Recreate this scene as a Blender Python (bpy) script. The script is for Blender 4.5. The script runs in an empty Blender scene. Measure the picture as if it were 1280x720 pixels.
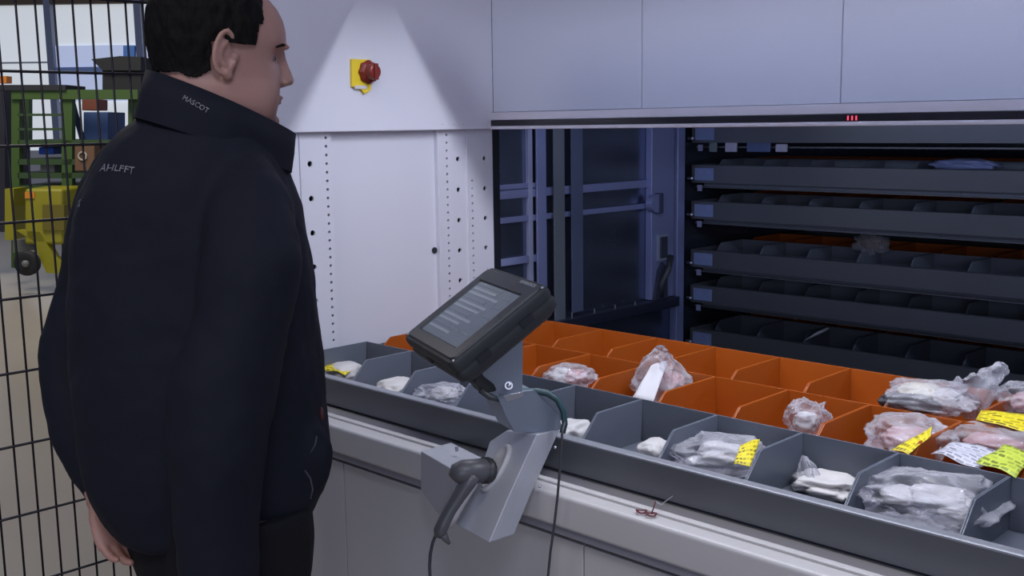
import bpy, bmesh, math, random
from mathutils import Vector, Matrix, noise
random.seed(7)
D2R=math.radians
# ---------------------------------------------------------------- camera
F=1345.2
def cam_axes(yaw,pitch,roll):
    fw=Vector((math.cos(yaw)*math.cos(pitch),math.sin(yaw)*math.cos(pitch),-math.sin(pitch)))
    r=Vector((math.sin(yaw),-math.cos(yaw),0)); u=r.cross(fw)
    c,s=math.cos(roll),math.sin(roll)
    return c*r+s*u, -s*r+c*u, fw
CR,CU,CF=cam_axes(D2R(134.515),D2R(8.649),D2R(-.8134))
CP=Vector((0,0,1.5))
scene=bpy.context.scene
cd=bpy.data.cameras.new('camera'); cam=bpy.data.objects.new('camera',cd)
scene.collection.objects.link(cam); scene.camera=cam
cd.sensor_width=36; cd.lens=F/1280*36; cd.clip_start=.05; cd.clip_end=200
m=Matrix(((CR.x,CU.x,-CF.x),(CR.y,CU.y,-CF.y),(CR.z,CU.z,-CF.z))).to_4x4(); m.translation=CP
cam.matrix_world=m
# ---------------------------------------------------------------- world, lights, exposure
w=bpy.data.worlds.new('hall_daylight'); scene.world=w; w.use_nodes=True
bg=w.node_tree.nodes['Background']; bg.inputs[0].default_value=(.40,.46,.72,1); bg.inputs[1].default_value=.34
vs=scene.view_settings; vs.view_transform='Standard'; vs.look='None'; vs.exposure=-.13; vs.gamma=1; vs.use_curve_mapping=False
def area(name,loc,target,size,power,col,sy=None):
    l=bpy.data.lights.new(name,'AREA'); l.energy=power; l.color=col; l.size=size
    if sy: l.shape='RECTANGLE'; l.size_y=sy
    o=bpy.data.objects.new(name,l); o.location=loc
    o.rotation_euler=(Vector(target)-Vector(loc)).to_track_quat('-Z','Y').to_euler()
    scene.collection.objects.link(o); return o
area('ceiling_lamp',(1.6,-.6,4.6),(-1.2,2.2,.9),1.6,66,(.80,.84,1),1.0)
area('ceiling_lamp',(-1.4,-1.8,4.8),(-1.6,1.6,.6),1.6,44,(1,.90,.78),1.0)
area('hall_fill_light',(4.5,-6,2.3),(-1.6,3.2,1.0),4.5,165,(.74,.80,1),2.2)  # fill light added behind the camera to brighten the shaft and stored bins
area('ceiling_lamp',(-9,3.0,5.5),(-9,3.5,0),3,200,(1,.93,.82),2)
# tube lamp hung over the picking bay (its housing is built with the machine)
area('bay_tube_lamp',(-1.10,1.925,1.942),(-1.10,1.925,0),1.8,20,(.88,.91,1),.008)
area('shaft_lamp',(-1.2,2.50,1.60),(-1.2,3.6,1.0),2.2,4.5,(.58,.68,1),.06)
area('shaft_lamp',(-.4,3.0,1.35),(-2.45,2.9,1.2),.30,2.6,(.62,.72,1),.22)

# ---------------------------------------------------------------- materials
MATS={}
def mat(name,col,rough=.5,metal=0,spec=.5,noise_amt=0,noise_scale=20,bump=0,bump_scale=60,emit=None,trans=0,alpha=1,stretch=None,coat=0):
    if name in MATS: return MATS[name]
    M=bpy.data.materials.new(name); M.use_nodes=True; nt=M.node_tree; b=nt.nodes['Principled BSDF']
    b.inputs['Base Color'].default_value=(*col,1); b.inputs['Roughness'].default_value=rough; b.inputs['Metallic'].default_value=metal
    b.inputs['Specular IOR Level'].default_value=spec; b.inputs['Coat Weight'].default_value=coat
    tc=nt.nodes.new('ShaderNodeTexCoord'); src=tc.outputs['Object']
    if stretch:
        mp=nt.nodes.new('ShaderNodeMapping'); mp.inputs['Scale'].default_value=stretch; nt.links.new(src,mp.inputs[0]); src=mp.outputs[0]
    if noise_amt:
        n=nt.nodes.new('ShaderNodeTexNoise'); n.inputs['Scale'].default_value=noise_scale; n.inputs['Detail'].default_value=5
        nt.links.new(src,n.inputs['Vector'])
        mx=nt.nodes.new('ShaderNodeMix'); mx.data_type='RGBA'
        mx.inputs[6].default_value=(*[c*(1-noise_amt) for c in col],1); mx.inputs[7].default_value=(*[min(1,c*(1+noise_amt)) for c in col],1)
        nt.links.new(n.outputs['Fac'],mx.inputs[0]); nt.links.new(mx.outputs[2],b.inputs['Base Color'])
        mr=nt.nodes.new('ShaderNodeMapRange'); mr.inputs[3].default_value=max(0,rough-.06); mr.inputs[4].default_value=min(1,rough+.06)
        nt.links.new(n.outputs['Fac'],mr.inputs[0]); nt.links.new(mr.outputs[0],b.inputs['Roughness'])
    if bump:
        n2=nt.nodes.new('ShaderNodeTexNoise'); n2.inputs['Scale'].default_value=bump_scale; n2.inputs['Detail'].default_value=4
        nt.links.new(src,n2.inputs['Vector'])
        bp=nt.nodes.new('ShaderNodeBump'); bp.inputs['Strength'].default_value=bump; bp.inputs['Distance'].default_value=.004
        nt.links.new(n2.outputs['Fac'],bp.inputs['Height']); nt.links.new(bp.outputs[0],b.inputs['Normal'])
    if emit: b.inputs['Emission Color'].default_value=(*emit[0],1); b.inputs['Emission Strength'].default_value=emit[1]
    MATS[name]=M; return M
def srgb(r,g,b):
    f=lambda c:((c/255+.055)/1.055)**2.4 if c>10 else c/255/12.92
    return (f(r),f(g),f(b))
white=mat('white_powder_coat',(.62,.62,.70),.42,noise_amt=.03,noise_scale=3,bump=.04,bump_scale=250)
head_w=mat('pale_blue_grey_coat',(.50,.53,.64),.45,noise_amt=.03,noise_scale=2,bump=.04,bump_scale=250)
warm_w=mat('warm_white_coat',(.50,.485,.49),.38,noise_amt=.04,noise_scale=4,bump=.03,bump_scale=200)
strip_w=mat('light_strip_aluminium',(.58,.57,.66),.35,.2)
blackp=mat('gloss_black_plastic',(.012,.012,.018),.22)
dark=mat('dark_cavity_shade',(.012,.013,.02),.7)  # near-black colour stands in for shade inside gaps, holes and the shaft
galv=mat('galvanised_sheet',(.30,.36,.55),.30,.85,noise_amt=.12,noise_scale=6,bump=.08,bump_scale=5)
galv_d=mat('dull_galvanised_sheet',(.20,.23,.32),.26,.9,noise_amt=.3,noise_scale=4,bump=.5,bump_scale=2.2)
lav=mat('lavender_grey_steel',(.26,.29,.50),.45,.35,noise_amt=.05,noise_scale=8)
belt=mat('grey_lift_belt',(.13,.145,.17),.65)
tray_m=mat('tray_grey_steel',(.11,.115,.13),.36,.35,noise_amt=.06,noise_scale=9)
tray_lipm=mat('tray_lip_steel',(.30,.31,.35),.40,.35,noise_amt=.05,noise_scale=9)
grey_b=mat('grey_bin_plastic',(.115,.13,.165),.42,noise_amt=.06,noise_scale=12,bump=.02,bump_scale=120)
orange_b=mat('orange_bin_plastic',(.34,.074,.005),.45,noise_amt=.05,noise_scale=12,bump=.02,bump_scale=120)
steel=mat('bright_steel',(.55,.55,.6),.38,1)
brk=mat('bracket_grey_steel',(.20,.23,.29),.42,.3,noise_amt=.05,noise_scale=20)
house=mat('light_grey_housing',(.44,.45,.50),.45,.15,noise_amt=.04,noise_scale=15)
termp=mat('terminal_black_rubber',(.026,.029,.034),.6,noise_amt=.1,noise_scale=40,bump=.03,bump_scale=300)
termf=mat('terminal_front_plastic',(.022,.026,.032),.4)
yellow=mat('yellow_plastic',(.75,.55,.02),.45)
redp=mat('red_plastic',(.17,.014,.010),.35)
labelw=mat('paper_white',(.55,.54,.58),.6)
stick=mat('pale_sticker',(.20,.26,.46),.5)
whitebit=mat('white_plastic_part',(.58,.56,.56),.5,noise_amt=.12,noise_scale=35,bump=.3,bump_scale=30)
greyhandle=mat('scanner_grey_plastic',(.085,.085,.095),.38)
creamp=mat('cream_grey_plastic',(.42,.40,.42),.45)
cable_m=mat('black_cable',(.045,.046,.055),.5); teal=mat('teal_cable',(.012,.05,.06),.45)
# ---------------------------------------------------------------- mesh helpers
class MB:
    def __init__(s): s.v=[]; s.f=[]
    def add(s,vs,fs):
        o=len(s.v); s.v+= [Vector(v) for v in vs]; s.f+=[tuple(i+o for i in f) for f in fs]; return s
    def box(s,x0,x1,y0,y1,z0,z1):
        return s.add([(x0,y0,z0),(x1,y0,z0),(x1,y1,z0),(x0,y1,z0),(x0,y0,z1),(x1,y0,z1),(x1,y1,z1),(x0,y1,z1)],
          [(3,2,1,0),(4,5,6,7),(0,1,5,4),(1,2,6,5),(2,3,7,6),(3,0,4,7)])
    def prism(s,pts,vec):
        n=len(pts); P=[Vector(p) for p in pts]; v=Vector(vec)
        return s.add(P+[p+v for p in P],[tuple(range(n))[::-1],tuple(range(n,2*n))]+[(i,(i+1)%n,n+(i+1)%n,n+i) for i in range(n)])
    def loft(s,rings,cap=True,closed=True):
        n=len(rings[0]); vs=[p for r in rings for p in r]; fs=[]
        for k in range(len(rings)-1):
            for i in range(n if closed else n-1):
                j=(i+1)%n; fs.append((k*n+i,k*n+j,(k+1)*n+j,(k+1)*n+i))
        if cap: fs+= [tuple(range(n))[::-1],tuple(range((len(rings)-1)*n,len(rings)*n))]
        return s.add(vs,fs)
    def tube(s,pts,rad,seg=10,flat=1,cap=True):
        P=[Vector(p) for p in pts]; n=len(P)
        if not isinstance(rad,(list,tuple)): rad=[rad]*n
        rings=[]; up=None
        for i in range(n):
            t=(P[min(i+1,n-1)]-P[max(i-1,0)]).normalized()
            if up is None: up=t.orthogonal().normalized() if abs(t.z)>.9 else Vector((0,0,1)).cross(t).normalized()
            a=(up-t*up.dot(t)).normalized(); up=a; b=t.cross(a)
            rings.append([P[i]+a*math.cos(2*math.pi*k/seg)*rad[i]+b*math.sin(2*math.pi*k/seg)*rad[i]*flat for k in range(seg)])
        return s.loft(rings,cap)
    def ball(s,c,rx,ry=None,rz=None,seg=16,rot=None):
        ry=ry or rx; rz=rz or rx; c=Vector(c); rings=[]; rr=seg//2
        for k in range(1,rr):
            a=math.pi*k/rr
            ring=[]
            for i in range(seg):
                p=Vector((rx*math.sin(a)*math.cos(2*math.pi*i/seg),ry*math.sin(a)*math.sin(2*math.pi*i/seg),-rz*math.cos(a)))
                if rot: p=rot@p
                ring.append(c+p)
            rings.append(ring)
        return s.loft(rings)
def link(o): scene.collection.objects.link(o); return o
def wloc(o):
    l=o.location.copy()
    while o.parent: o=o.parent; l+=o.location
    return l
def tag(o,label=None,cat=None,group=None,kind=None):
    if label: o['label']=label
    if cat: o['category']=cat
    if group: o['group']=group
    if kind: o['kind']=kind
    return o
def obj(name,mb,material,parent=None,smooth=False,bevel=0,label=None,cat=None,group=None,kind=None,origin=None,angle=40):
    lo=Vector((min(v.x for v in mb.v),min(v.y for v in mb.v),min(v.z for v in mb.v))); hi=Vector((max(v.x for v in mb.v),max(v.y for v in mb.v),max(v.z for v in mb.v)))
    c=Vector(origin) if origin is not None else Vector(((lo.x+hi.x)/2,(lo.y+hi.y)/2,lo.z))
    me=bpy.data.meshes.new(name); me.from_pydata([v-c for v in mb.v],[],mb.f); me.validate()
    bm=bmesh.new(); bm.from_mesh(me); bmesh.ops.recalc_face_normals(bm,faces=bm.faces); bm.to_mesh(me); bm.free()
    if smooth:
        for p in me.polygons: p.use_smooth=True
    me.materials.append(material)
    o=link(bpy.data.objects.new(name,me))
    if parent: o.parent=parent; o.location=c-wloc(parent)
    else: o.location=c
    if bevel:
        b=o.modifiers.new('bevel','BEVEL'); b.width=bevel; b.segments=2; b.limit_method='ANGLE'; b.angle_limit=D2R(angle)
        for p in me.polygons: p.use_smooth=True
        wn=o.modifiers.new('wn','WEIGHTED_NORMAL'); wn.keep_sharp=True
    return tag(o,label,cat,group,kind)
def empty(name,loc,label=None,cat=None,group=None,kind=None):
    o=link(bpy.data.objects.new(name,None)); o.location=loc; o.empty_display_size=.1
    return tag(o,label,cat,group,kind)
def copy_tree(o,parent=None,dloc=None):
    c=o.copy(); link(c)
    if parent: c.parent=parent
    if dloc is not None: c.location=o.location+Vector(dloc)
    for ch in list(o.children): copy_tree(ch,c)
    return c
def clone(src,dloc,parent=None,label=None):
    c=src.copy(); c.location=src.location+Vector(dloc); link(c)
    if parent: c.parent=parent
    if label: c['label']=label
    return c
def boxo(name,b,m,parent=None,bevel=.0015,**k): return obj(name,MB().box(*b),m,parent,bevel=bevel,**k)
# site survey: ray through a measured point of the photograph onto a real plane / at a real distance
def ray(px,py): return CF+CR*((px-640)/F)-CU*((py-360)/F)
def at(px,py,depth): return CP+ray(px,py)*depth
def onpl(px,py,p0,n):
    d=ray(px,py); n=Vector(n); return CP+d*((Vector(p0)-CP).dot(n)/d.dot(n))
def onz(px,py,z): return onpl(px,py,(0,0,z),(0,0,1))

# ================================================================ SETTING
fl=mat('beige_epoxy_floor',(.40,.355,.29),.30,noise_amt=.06,noise_scale=1.3,bump=.02,bump_scale=8)
boxo('floor',(-24,8,-8,20,-.1,0),fl,bevel=0,kind='structure')
rh=Vector((CR.x,CR.y,0)).normalized(); fh=Vector((CF.x,CF.y,0)).normalized()
def obox(mb,px0,px1,py0,py1,depth,thick):
    a=at(px0,py0,depth); b=at(px1,py0,depth); c=at(px1,py1,depth); d=at(px0,py1,depth)
    mb.prism([a,b,c,d],fh*thick); return mb
wallp=mat('hall_wall_paint',(.40,.42,.46),.7)
skyglass=mat('frosted_daylight_glass',(.6,.65,.7),.3,emit=((.66,.70,.74),.72))
skyglass2=mat('blue_daylight_glass',(.5,.6,.75),.3,emit=((.50,.56,.80),.62))
framem=mat('window_frame_grey',(.17,.20,.30),.5)
WD=17.0
def wbox(x0,x1,z0,z1,d0,d1):   # wall aligned with the hall's far side: x along rh measured from the camera axis
    mb=MB(); o=Vector((0,0,0))+fh*d0
    mb.prism([o+rh*x0+Vector((0,0,z0)),o+rh*x1+Vector((0,0,z0)),o+rh*x1+Vector((0,0,z1)),o+rh*x0+Vector((0,0,z1))],fh*(d1-d0)); return mb
obj('wall_back',wbox(-16,-2.5,0,1.2,WD,WD+.2),wallp,kind='structure')
obj('wall_back',wbox(-16,-2.5,3.42,6,WD-.05,WD+.2),mat('brown_beam',(.10,.07,.04),.6),kind='structure')
xs=[(-14,-7.12),(-7.03,-5.74),(-5.62,-3.9)]
for i,(a,b) in enumerate(xs):
    w0=obj('window_%d'%(i+1),wbox(a,b,1.2,3.75,WD+.08,WD+.12),skyglass,kind='structure')
    if i: obj('pane',wbox(a,b,1.95,2.80,WD+.04,WD+.07),skyglass2,w0)
    else: obj('pane_joint',wbox(a,b,2.54,2.565,WD+.03,WD+.07),mat('pane_joint',(.42,.46,.52),.5),w0)
    obj('window_frame',wbox(b,b+.10 if i<2 else b+.3,1.2,3.75,WD-.06,WD+.12),framem,w0)
    obj('window_frame',wbox(a,b,2.39,2.47,WD-.02,WD+.03),mat('blue_window_rail',(.22,.33,.62),.5),w0) if i else None

# green stock rack with goods (far bay)
green=mat('green_painted_steel',(.055,.11,.018),.5,noise_amt=.1,noise_scale=4); dgreen=mat('dark_green_steel',(.035,.075,.02),.55)
gd=10.6
rk=empty('green_rack',at(50,340,gd)*1,'green painted steel rack of posts and rails behind the wire fence','rack')
rk.location.z=0
def gpart(name,px0,px1,py0,py1,d,t,m,parent,**k):
    return obj(name,obox(MB(),px0,px1,py0,py1,d,t),m,parent,**k)
for a,b,c,d,dd in ((14,24,115,335,0),(77,90,113,338,0),(30,36,124,180,.9),(160,172,113,338,.1)): gpart('post',a,b,c,d,gd+dd,.09,green if a!=30 else dgreen,rk)
gpart('top_rail',14,172,112,124,gd-.03,.12,green,rk)
for y in (142,160): gpart('rail',22,80,y,y+3,gd,.03,dgreen,rk)
for y in (175,199,216,232,250): gpart('shelf',22,160,y,y+7,gd,.8,dgreen,rk)
obj('brace',MB().tube([at(90,126,gd+.3),at(104,178,gd+.3)],.03,6),mat('navy_steel',(.03,.05,.10),.5),rk)
def crate(name,px0,px1,py0,py1,d,t,col,label,cat):
    return gpart(name,px0,px1,py0,py1,d,t,mat(name+'_mat',col,.55),None,label=label,cat=cat,bevel=.01)
crate('blue_crate',48,67,184,193,gd+.15,.4,(.02,.10,.55),'small bright blue crate on the green rack shelf','crate')
crate('white_carton',50,68,205,222,gd+.15,.4,(.35,.35,.30),'pale carton below the bright blue crate on the rack','carton')
cb=crate('cardboard_box',93,118,180,214,gd-.3,.5,(.16,.085,.04),'brown cardboard box with a pale ring printed on its front','box')
ring=MB().tube([at(103+5.0*math.cos(t*math.pi/6),195+5.0*math.sin(t*math.pi/6),gd-.31) for t in range(13)],.009,6)
obj('ring_print',ring,mat('pale_print',(.5,.45,.36),.6),cb)
crate('blue_parts_bin',104,135,140,178,gd+.3,.5,(.05,.10,.26),'slate blue parts bin on the right half of the rack','bin')
crate('red_brown_box',102,122,124,138,gd+.9,.3,(.22,.06,.03),'small red-brown box high on the rack under the top rail','box')
# dark hopper on top of the rack
hp=empty('black_hopper',at(145,112,gd+.2),'black hopper with a pointed lip standing on the green rack','hopper')
gpart('body',128,176,78,113,gd+.2,.6,mat('hopper_black',(.005,.005,.007),.6),hp)
obj('lip',MB().prism([at(114,74,gd+.15),at(150,70,gd+.15),at(176,71,gd+.15),at(176,88,gd+.15),at(128,88,gd+.15)],fh*.7),MATS['hopper_black'],hp)
gpart('blue_panel',154,168,57,72,gd+.9,.05,mat('panel_blue',(.03,.13,.42),.5),hp)
gpart('rack_cover_sheet',-10,82,106,113,gd-.05,.5,mat('cover_black',(.02,.02,.025),.6),None,label='dark flat cover sheet lying along the top left of the rack',cat='cover')
gpart('orange_beacon',-4,8,95,104,gd,.12,mat('beacon_orange',(.7,.22,.02),.4),None,label='small orange beacon at the left edge above the dark cover sheet',cat='beacon')
gpart('dark_cart',-30,6,112,290,gd+.6,.6,mat('cart_dark',(.02,.02,.03),.6),None,label='dark upright cart cut by the left picture edge',cat='cart')
# yellow pallet truck
ylw=mat('yellow_truck_paint',(.30,.27,.012),.45,noise_amt=.15,noise_scale=5)
pt=empty('pallet_truck',at(50,343,gd-.6),'yellow electric pallet truck with a dark front wheel parked at the rack','truck')
pt.location.z=0
d0=gd-.6
gpart('mast_cover',6,17,236,300,d0+.3,.3,ylw,pt)
gpart('body',30,78,236,306,d0,.55,ylw,pt,bevel=.03)
obj('fork_leg',MB().prism([at(20,288,d0),at(40,300,d0),at(58,341,d0),at(78,343,d0),at(78,330,d0),at(68,322,d0),at(50,290,d0)],fh*.12),ylw,pt)
gpart('warning_label',31,43,240,248,d0-.01,.01,mat('orange_label',(.7,.25,.02),.5),pt)
gpart('battery_case',53,80,256,288,d0-.02,.1,mat('dark_yellow',(.16,.13,.01),.5),pt)
wc=at(34,329,d0-.1); wr=.115
whl=MB().loft([[wc+fh*o+rh*(r*math.cos(t*math.pi/12))+Vector((0,0,r*math.sin(t*math.pi/12))) for t in range(24)] for o,r in ((-.03,.05),(-.035,.09),(-.02,wr),(.03,wr),(.04,.08))])
wo=obj('wheel',whl,mat('rubber_black',(.015,.015,.015),.7),pt,smooth=True)
obj('hub',MB().ball(wc-fh*.035,.035,.035,.035,12),mat('hub_grey',(.18,.18,.17),.5),wo,smooth=True)
obj('wheel_cover',MB().prism([at(16,300,d0+.1),at(36,300,d0+.1),at(46,312,d0+.1),at(16,316,d0+.1)],fh*.2),mat('cover_grey',(.12,.12,.10),.6),pt)

# ================================================================ WIRE FENCE
fence_m=mat('dark_fence_wire',(.010,.009,.016),.42,.3)
fe=empty('mesh_fence',(-2.97,1.3,0),'tall dark wire mesh safety fence behind the man','fence')
v0=obj('vertical_wire',MB().tube([(-2.97,.46,.02),(-2.97,.46,2.3)],.0032,8),fence_m,fe,smooth=True)
for k in range(1,36): clone(v0,(0,.0508*k,0),fe)
h0=obj('horizontal_wire',MB().tube([(-2.963,.40,.05),(-2.963,2.36,.05)],.004,8),fence_m,fe,smooth=True)
for z in (.253,.453,.651,.853,1.055,1.259,1.461,1.657,1.859,2.06,2.26): clone(h0,(0,0,z-.05),fe)
boxo('post',(-3.0,-2.94,2.36,2.42,0,2.35),fence_m,fe)
boxo('post',(-3.0,-2.94,.34,.40,0,2.35),fence_m,fe)

# ================================================================ THE STORAGE MACHINE
XC=-2.43
mc=empty('storage_machine',(-1.2,2.6,0),'large white vertical storage lift with an open picking bay full of trays','machine')
# lower plinth panels
edges=[-2.62,-2.045,-1.285,-.51,.27]
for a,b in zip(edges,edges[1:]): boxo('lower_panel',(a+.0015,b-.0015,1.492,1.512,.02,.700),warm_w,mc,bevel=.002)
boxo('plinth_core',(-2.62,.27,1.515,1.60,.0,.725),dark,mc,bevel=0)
# apron
boxo('bench_apron',(-2.42,.27,1.462,1.509,.733,.800),warm_w,mc,bevel=.009)
boxo('bench_ledge',(-2.42,.27,1.5115,1.572,.75,.8005),warm_w,mc,bevel=.002)
boxo('bench_reveal',(-2.42,.27,1.472,1.52,.716,.7325),mat('reveal_grey',(.22,.22,.26),.4),mc,bevel=.001)
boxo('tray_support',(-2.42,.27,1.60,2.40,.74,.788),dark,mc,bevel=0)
# left cheek: strips with true punched holes
def holes(mb,yc,z0,z1,pitch,phase,hw,r,x,first=None):
    """strip of width 2*hw about yc, from z0 to z1, with a hole of radius r at phase+k*pitch"""
    n=8; zs=[]; k=math.ceil((z0-phase)/pitch+.5-1e-6)
    zc=phase+k*pitch
    def quad(a,b):
        if b-a>1e-5: mb.add([(x,yc-hw,a),(x,yc+hw,a),(x,yc+hw,b),(x,yc-hw,b)],[(0,1,2,3)])
    cur=z0; ch=min(hw,pitch/2)*.98
    ch=min(pitch/2,hw)
    while zc+ch<=z1+1e-6:
        quad(cur,zc-ch)
        out=[(hw,0),(hw,ch),(0,ch),(-hw,ch),(-hw,0),(-hw,-ch),(0,-ch),(hw,-ch)]
        A=[(x,yc+a,zc+b) for a,b in out]; B=[(x,yc+r*math.cos(i*math.pi/4),zc+r*math.sin(i*math.pi/4)) for i in range(8)]
        C=[(x-.006,p[1],p[2]) for p in B]
        mb.add(A+B+C,[(i,(i+1)%8,8+(i+1)%8,8+i) for i in range(8)]+[(8+i,8+(i+1)%8,16+(i+1)%8,16+i) for i in range(8)])
        cur=zc+ch; zc+=pitch
    quad(cur,z1)
def plain(mb,y0,y1,z0,z1,x): mb.add([(x,y0,z0),(x,y1,z0),(x,y1,z1),(x,y0,z1)],[(0,1,2,3)])
ZB,ZT=.80,1.50
p=MB(); plain(p,1.50,1.631,ZB,ZT,XC); holes(p,1.638,ZB,ZT,.0234,1.33,.007,.0036,XC); plain(p,1.645,1.685,ZB,ZT,XC)
holes(p,1.702,ZB,ZT,.0935,1.402,.017,.0082,XC); plain(p,1.719,1.750,ZB,ZT,XC); holes(p,1.757,ZB,ZT,.0234,1.471,.007,.0042,XC); plain(p,1.764,1.774,ZB,ZT,XC)
obj('perforated_post',p,white,mc)
p=MB(); plain(p,2.158,2.192,ZB,ZT,XC); holes(p,2.199,ZB,ZT,.0234,1.471,.007,.0042,XC); plain(p,2.206,2.230,ZB,ZT,XC)
holes(p,2.244,ZB,ZT,.0935,1.3975,.014,.0078,XC); plain(p,2.258,2.2785,ZB,ZT,XC)
obj('perforated_post',p,white,mc)
p=MB(); plain(p,2.281,2.295,ZB,ZT,XC); holes(p,2.302,ZB,1.34,.0234,1.329,.007,.0040,XC); plain(p,2.295,2.309,1.34,ZT,XC); plain(p,2.309,2.343,ZB,ZT,XC)
holes(p,2.357,ZB,ZT,.0935,1.396,.014,.0076,XC); plain(p,2.371,2.392,ZB,ZT,XC)
obj('perforated_post',p,white,mc)
boxo('post_flange',(XC-.012,XC+.005,2.158,2.163,ZB,ZT),white,mc,bevel=.001)
boxo('post_flange',(XC-.012,XC+.004,2.2785,2.281,ZB,ZT),white,mc,bevel=.0008)
boxo('post_flange',(XC-.012,XC+.004,1.612,1.615,ZB,ZT),white,mc,bevel=.0008)
boxo('post_flange',(XC-.012,XC+.004,1.668,1.6705,ZB,ZT),white,mc,bevel=.0008)
boxo('cheek_panel',(XC-.03,XC-.010,1.774,2.158,ZB,ZT),white,mc,bevel=.001)
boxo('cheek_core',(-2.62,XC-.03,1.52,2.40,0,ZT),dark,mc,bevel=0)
boxo('cheek_front',(-2.62,XC,1.49,1.50,.70,2.6),white,mc,bevel=.002)
obj('socket_hole',MB().tube([(XC-.0095,2.147,1.126),(XC-.006,2.147,1.126)],.0095,14),dark,mc)  # solid dark disc, the hole's shade is in its colour
boxo('upper_cheek',(-2.62,XC+.022,1.50,2.378,1.486,2.6),white,mc,bevel=.003)
for y in (2.165,2.21,2.25): obj('rivet',MB().ball((XC+.022,y,1.503),.002,.003,.003,8),labelw,mc,smooth=True)
# header over the opening
he=[-2.41,-1.832,-1.246,-.6,.27]
for a,b in zip(he,he[1:]): boxo('header_panel',(a+.001,b-.001,2.378,2.40,1.538,2.6),head_w,mc,bevel=.0015)
lb=boxo('light_bar',(-2.452,.27,2.368,2.42,1.513,1.537),strip_w,mc,bevel=.002)
boxo('black_strip',(-2.447,.27,2.366,2.42,1.4955,1.5128),blackp,lb,bevel=.0005)
boxo('lower_edge',(-2.452,.27,2.364,2.425,1.485,1.4952),strip_w,lb,bevel=.002)
boxo('end_cap',(-2.4525,-2.4475,2.365,2.42,1.485,1.537),strip_w,lb,bevel=.001)
ledm=mat('red_led',(.5,.02,.05),.4,emit=((1,.06,.12),1.6))
for k in range(3):
    c=onpl(1060+k*5.2,147.5,(0,2.3655,0),(0,1,0)); boxo('indicator_digit',(c.x-.0014,c.x+.0014,2.3645,2.3665,c.z-.005,c.z+.005),ledm,lb,bevel=0)
for y_ in (-1,1): # housing of the tube lamp, open below
    boxo('lamp_housing',(-2.05,-.18,*sorted((1.925+y_*.036,1.925+y_*.045)),1.885,1.99),head_w,mc,bevel=.001)
boxo('lamp_housing',(-2.05,-.18,1.880,1.970,1.97,1.99),head_w,mc,bevel=.001)
boxo('lamp_housing',(-2.062,-2.05,1.880,1.970,1.868,1.99),head_w,mc,bevel=.001)
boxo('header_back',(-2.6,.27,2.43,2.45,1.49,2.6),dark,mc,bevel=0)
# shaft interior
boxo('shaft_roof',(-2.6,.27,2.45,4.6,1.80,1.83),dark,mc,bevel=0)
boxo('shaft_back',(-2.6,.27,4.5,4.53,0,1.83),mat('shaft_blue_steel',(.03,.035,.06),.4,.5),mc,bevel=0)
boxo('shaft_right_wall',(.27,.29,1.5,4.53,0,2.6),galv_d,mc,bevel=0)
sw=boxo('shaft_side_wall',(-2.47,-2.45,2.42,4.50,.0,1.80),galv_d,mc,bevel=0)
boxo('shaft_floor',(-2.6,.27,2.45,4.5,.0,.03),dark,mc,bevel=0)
boxo('edge_seal',(-2.449,-2.431,2.393,2.425,.80,1.486),mat('seal_black',(.006,.007,.014),.5),mc,bevel=.002)
for z0,z1,y0,y1 in ((1.262,1.290,2.425,3.24),(1.184,1.203,2.425,3.23),(1.046,1.070,2.425,2.64)):
    boxo('cross_rail',(-2.448,-2.437,y0,y1,z0,z1),lav,mc,bevel=.002)
boxo('cross_rail',(-2.448,-2.437,2.425,2.64,1.292,1.309),lav,mc,bevel=.002)
up=boxo('upright',(-2.436,-2.428,2.594,2.640,.84,1.8),lav,mc,bevel=.002)
boxo('upright',(-2.450,-2.436,2.562,2.582,.84,1.8),mat('light_edge_steel',(.40,.43,.60),.4,.3),mc,bevel=.001)
boxo('upright',(-2.450,-2.420,3.205,3.345,.84,1.8),lav,mc,bevel=.003)
boxo('upright',(-2.450,-2.415,3.36,3.407,.60,1.8),lav,mc,bevel=.003)
boxo('lift_belt',(-2.424,-2.420,2.668,2.722,.80,1.8),belt,mc,bevel=.001)
boxo('lift_belt',(-2.424,-2.420,2.757,2.816,.853,1.8),mat('blue_grey_belt',(.085,.105,.17),.6),mc,bevel=.001)
gl=boxo('guide_ledge',(-2.447,-2.40,2.62,3.36,.80,.838),mat('guide_dark_steel',(.035,.042,.07),.35,.4),mc,bevel=.003)
for px,py in ((715,393),(743,388),(769,383),(794,379),(818,375)):
    q=onpl(px,py,(-2.42,0,0),(1,0,0)); obj('pin',MB().tube([(q.x,q.y,q.z-.012),(q.x,q.y,q.z+.006)],.0028,8),steel,gl)
obj('round_motor',MB().tube([(-2.43,3.215,1.203),(-2.40,3.215,1.203)],.034,20),lav,mc,smooth=False)
boxo('motor_bracket',(-2.425,-2.395,3.222,3.245,1.165,1.24),mat('motor_dark',(.05,.06,.11),.5),mc)
boxo('latch_frame',(-2.42,-2.41,3.232,3.30,.985,1.085),mat('latch_pale',(.25,.27,.36),.5),mc)
boxo('latch_slot',(-2.412,-2.405,3.245,3.287,.995,1.075),mat('latch_dark',(.04,.045,.07),.5),mc)
obj('cable_bundle',MB().tube([(-2.40,3.30,1.0),(-2.39,3.27,.95),(-2.40,3.24,.90),(-2.41,3.25,.85)],.012,8),cable_m,mc,smooth=True)
obj('chain_guard',MB().prism([(-2.415,3.21,.84),(-2.415,3.29,.84),(-2.415,3.285,.95),(-2.415,3.26,.98),(-2.415,3.235,.95)],(.01,0,0)),mat('guard_dark',(.04,.045,.07),.5),mc)
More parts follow.
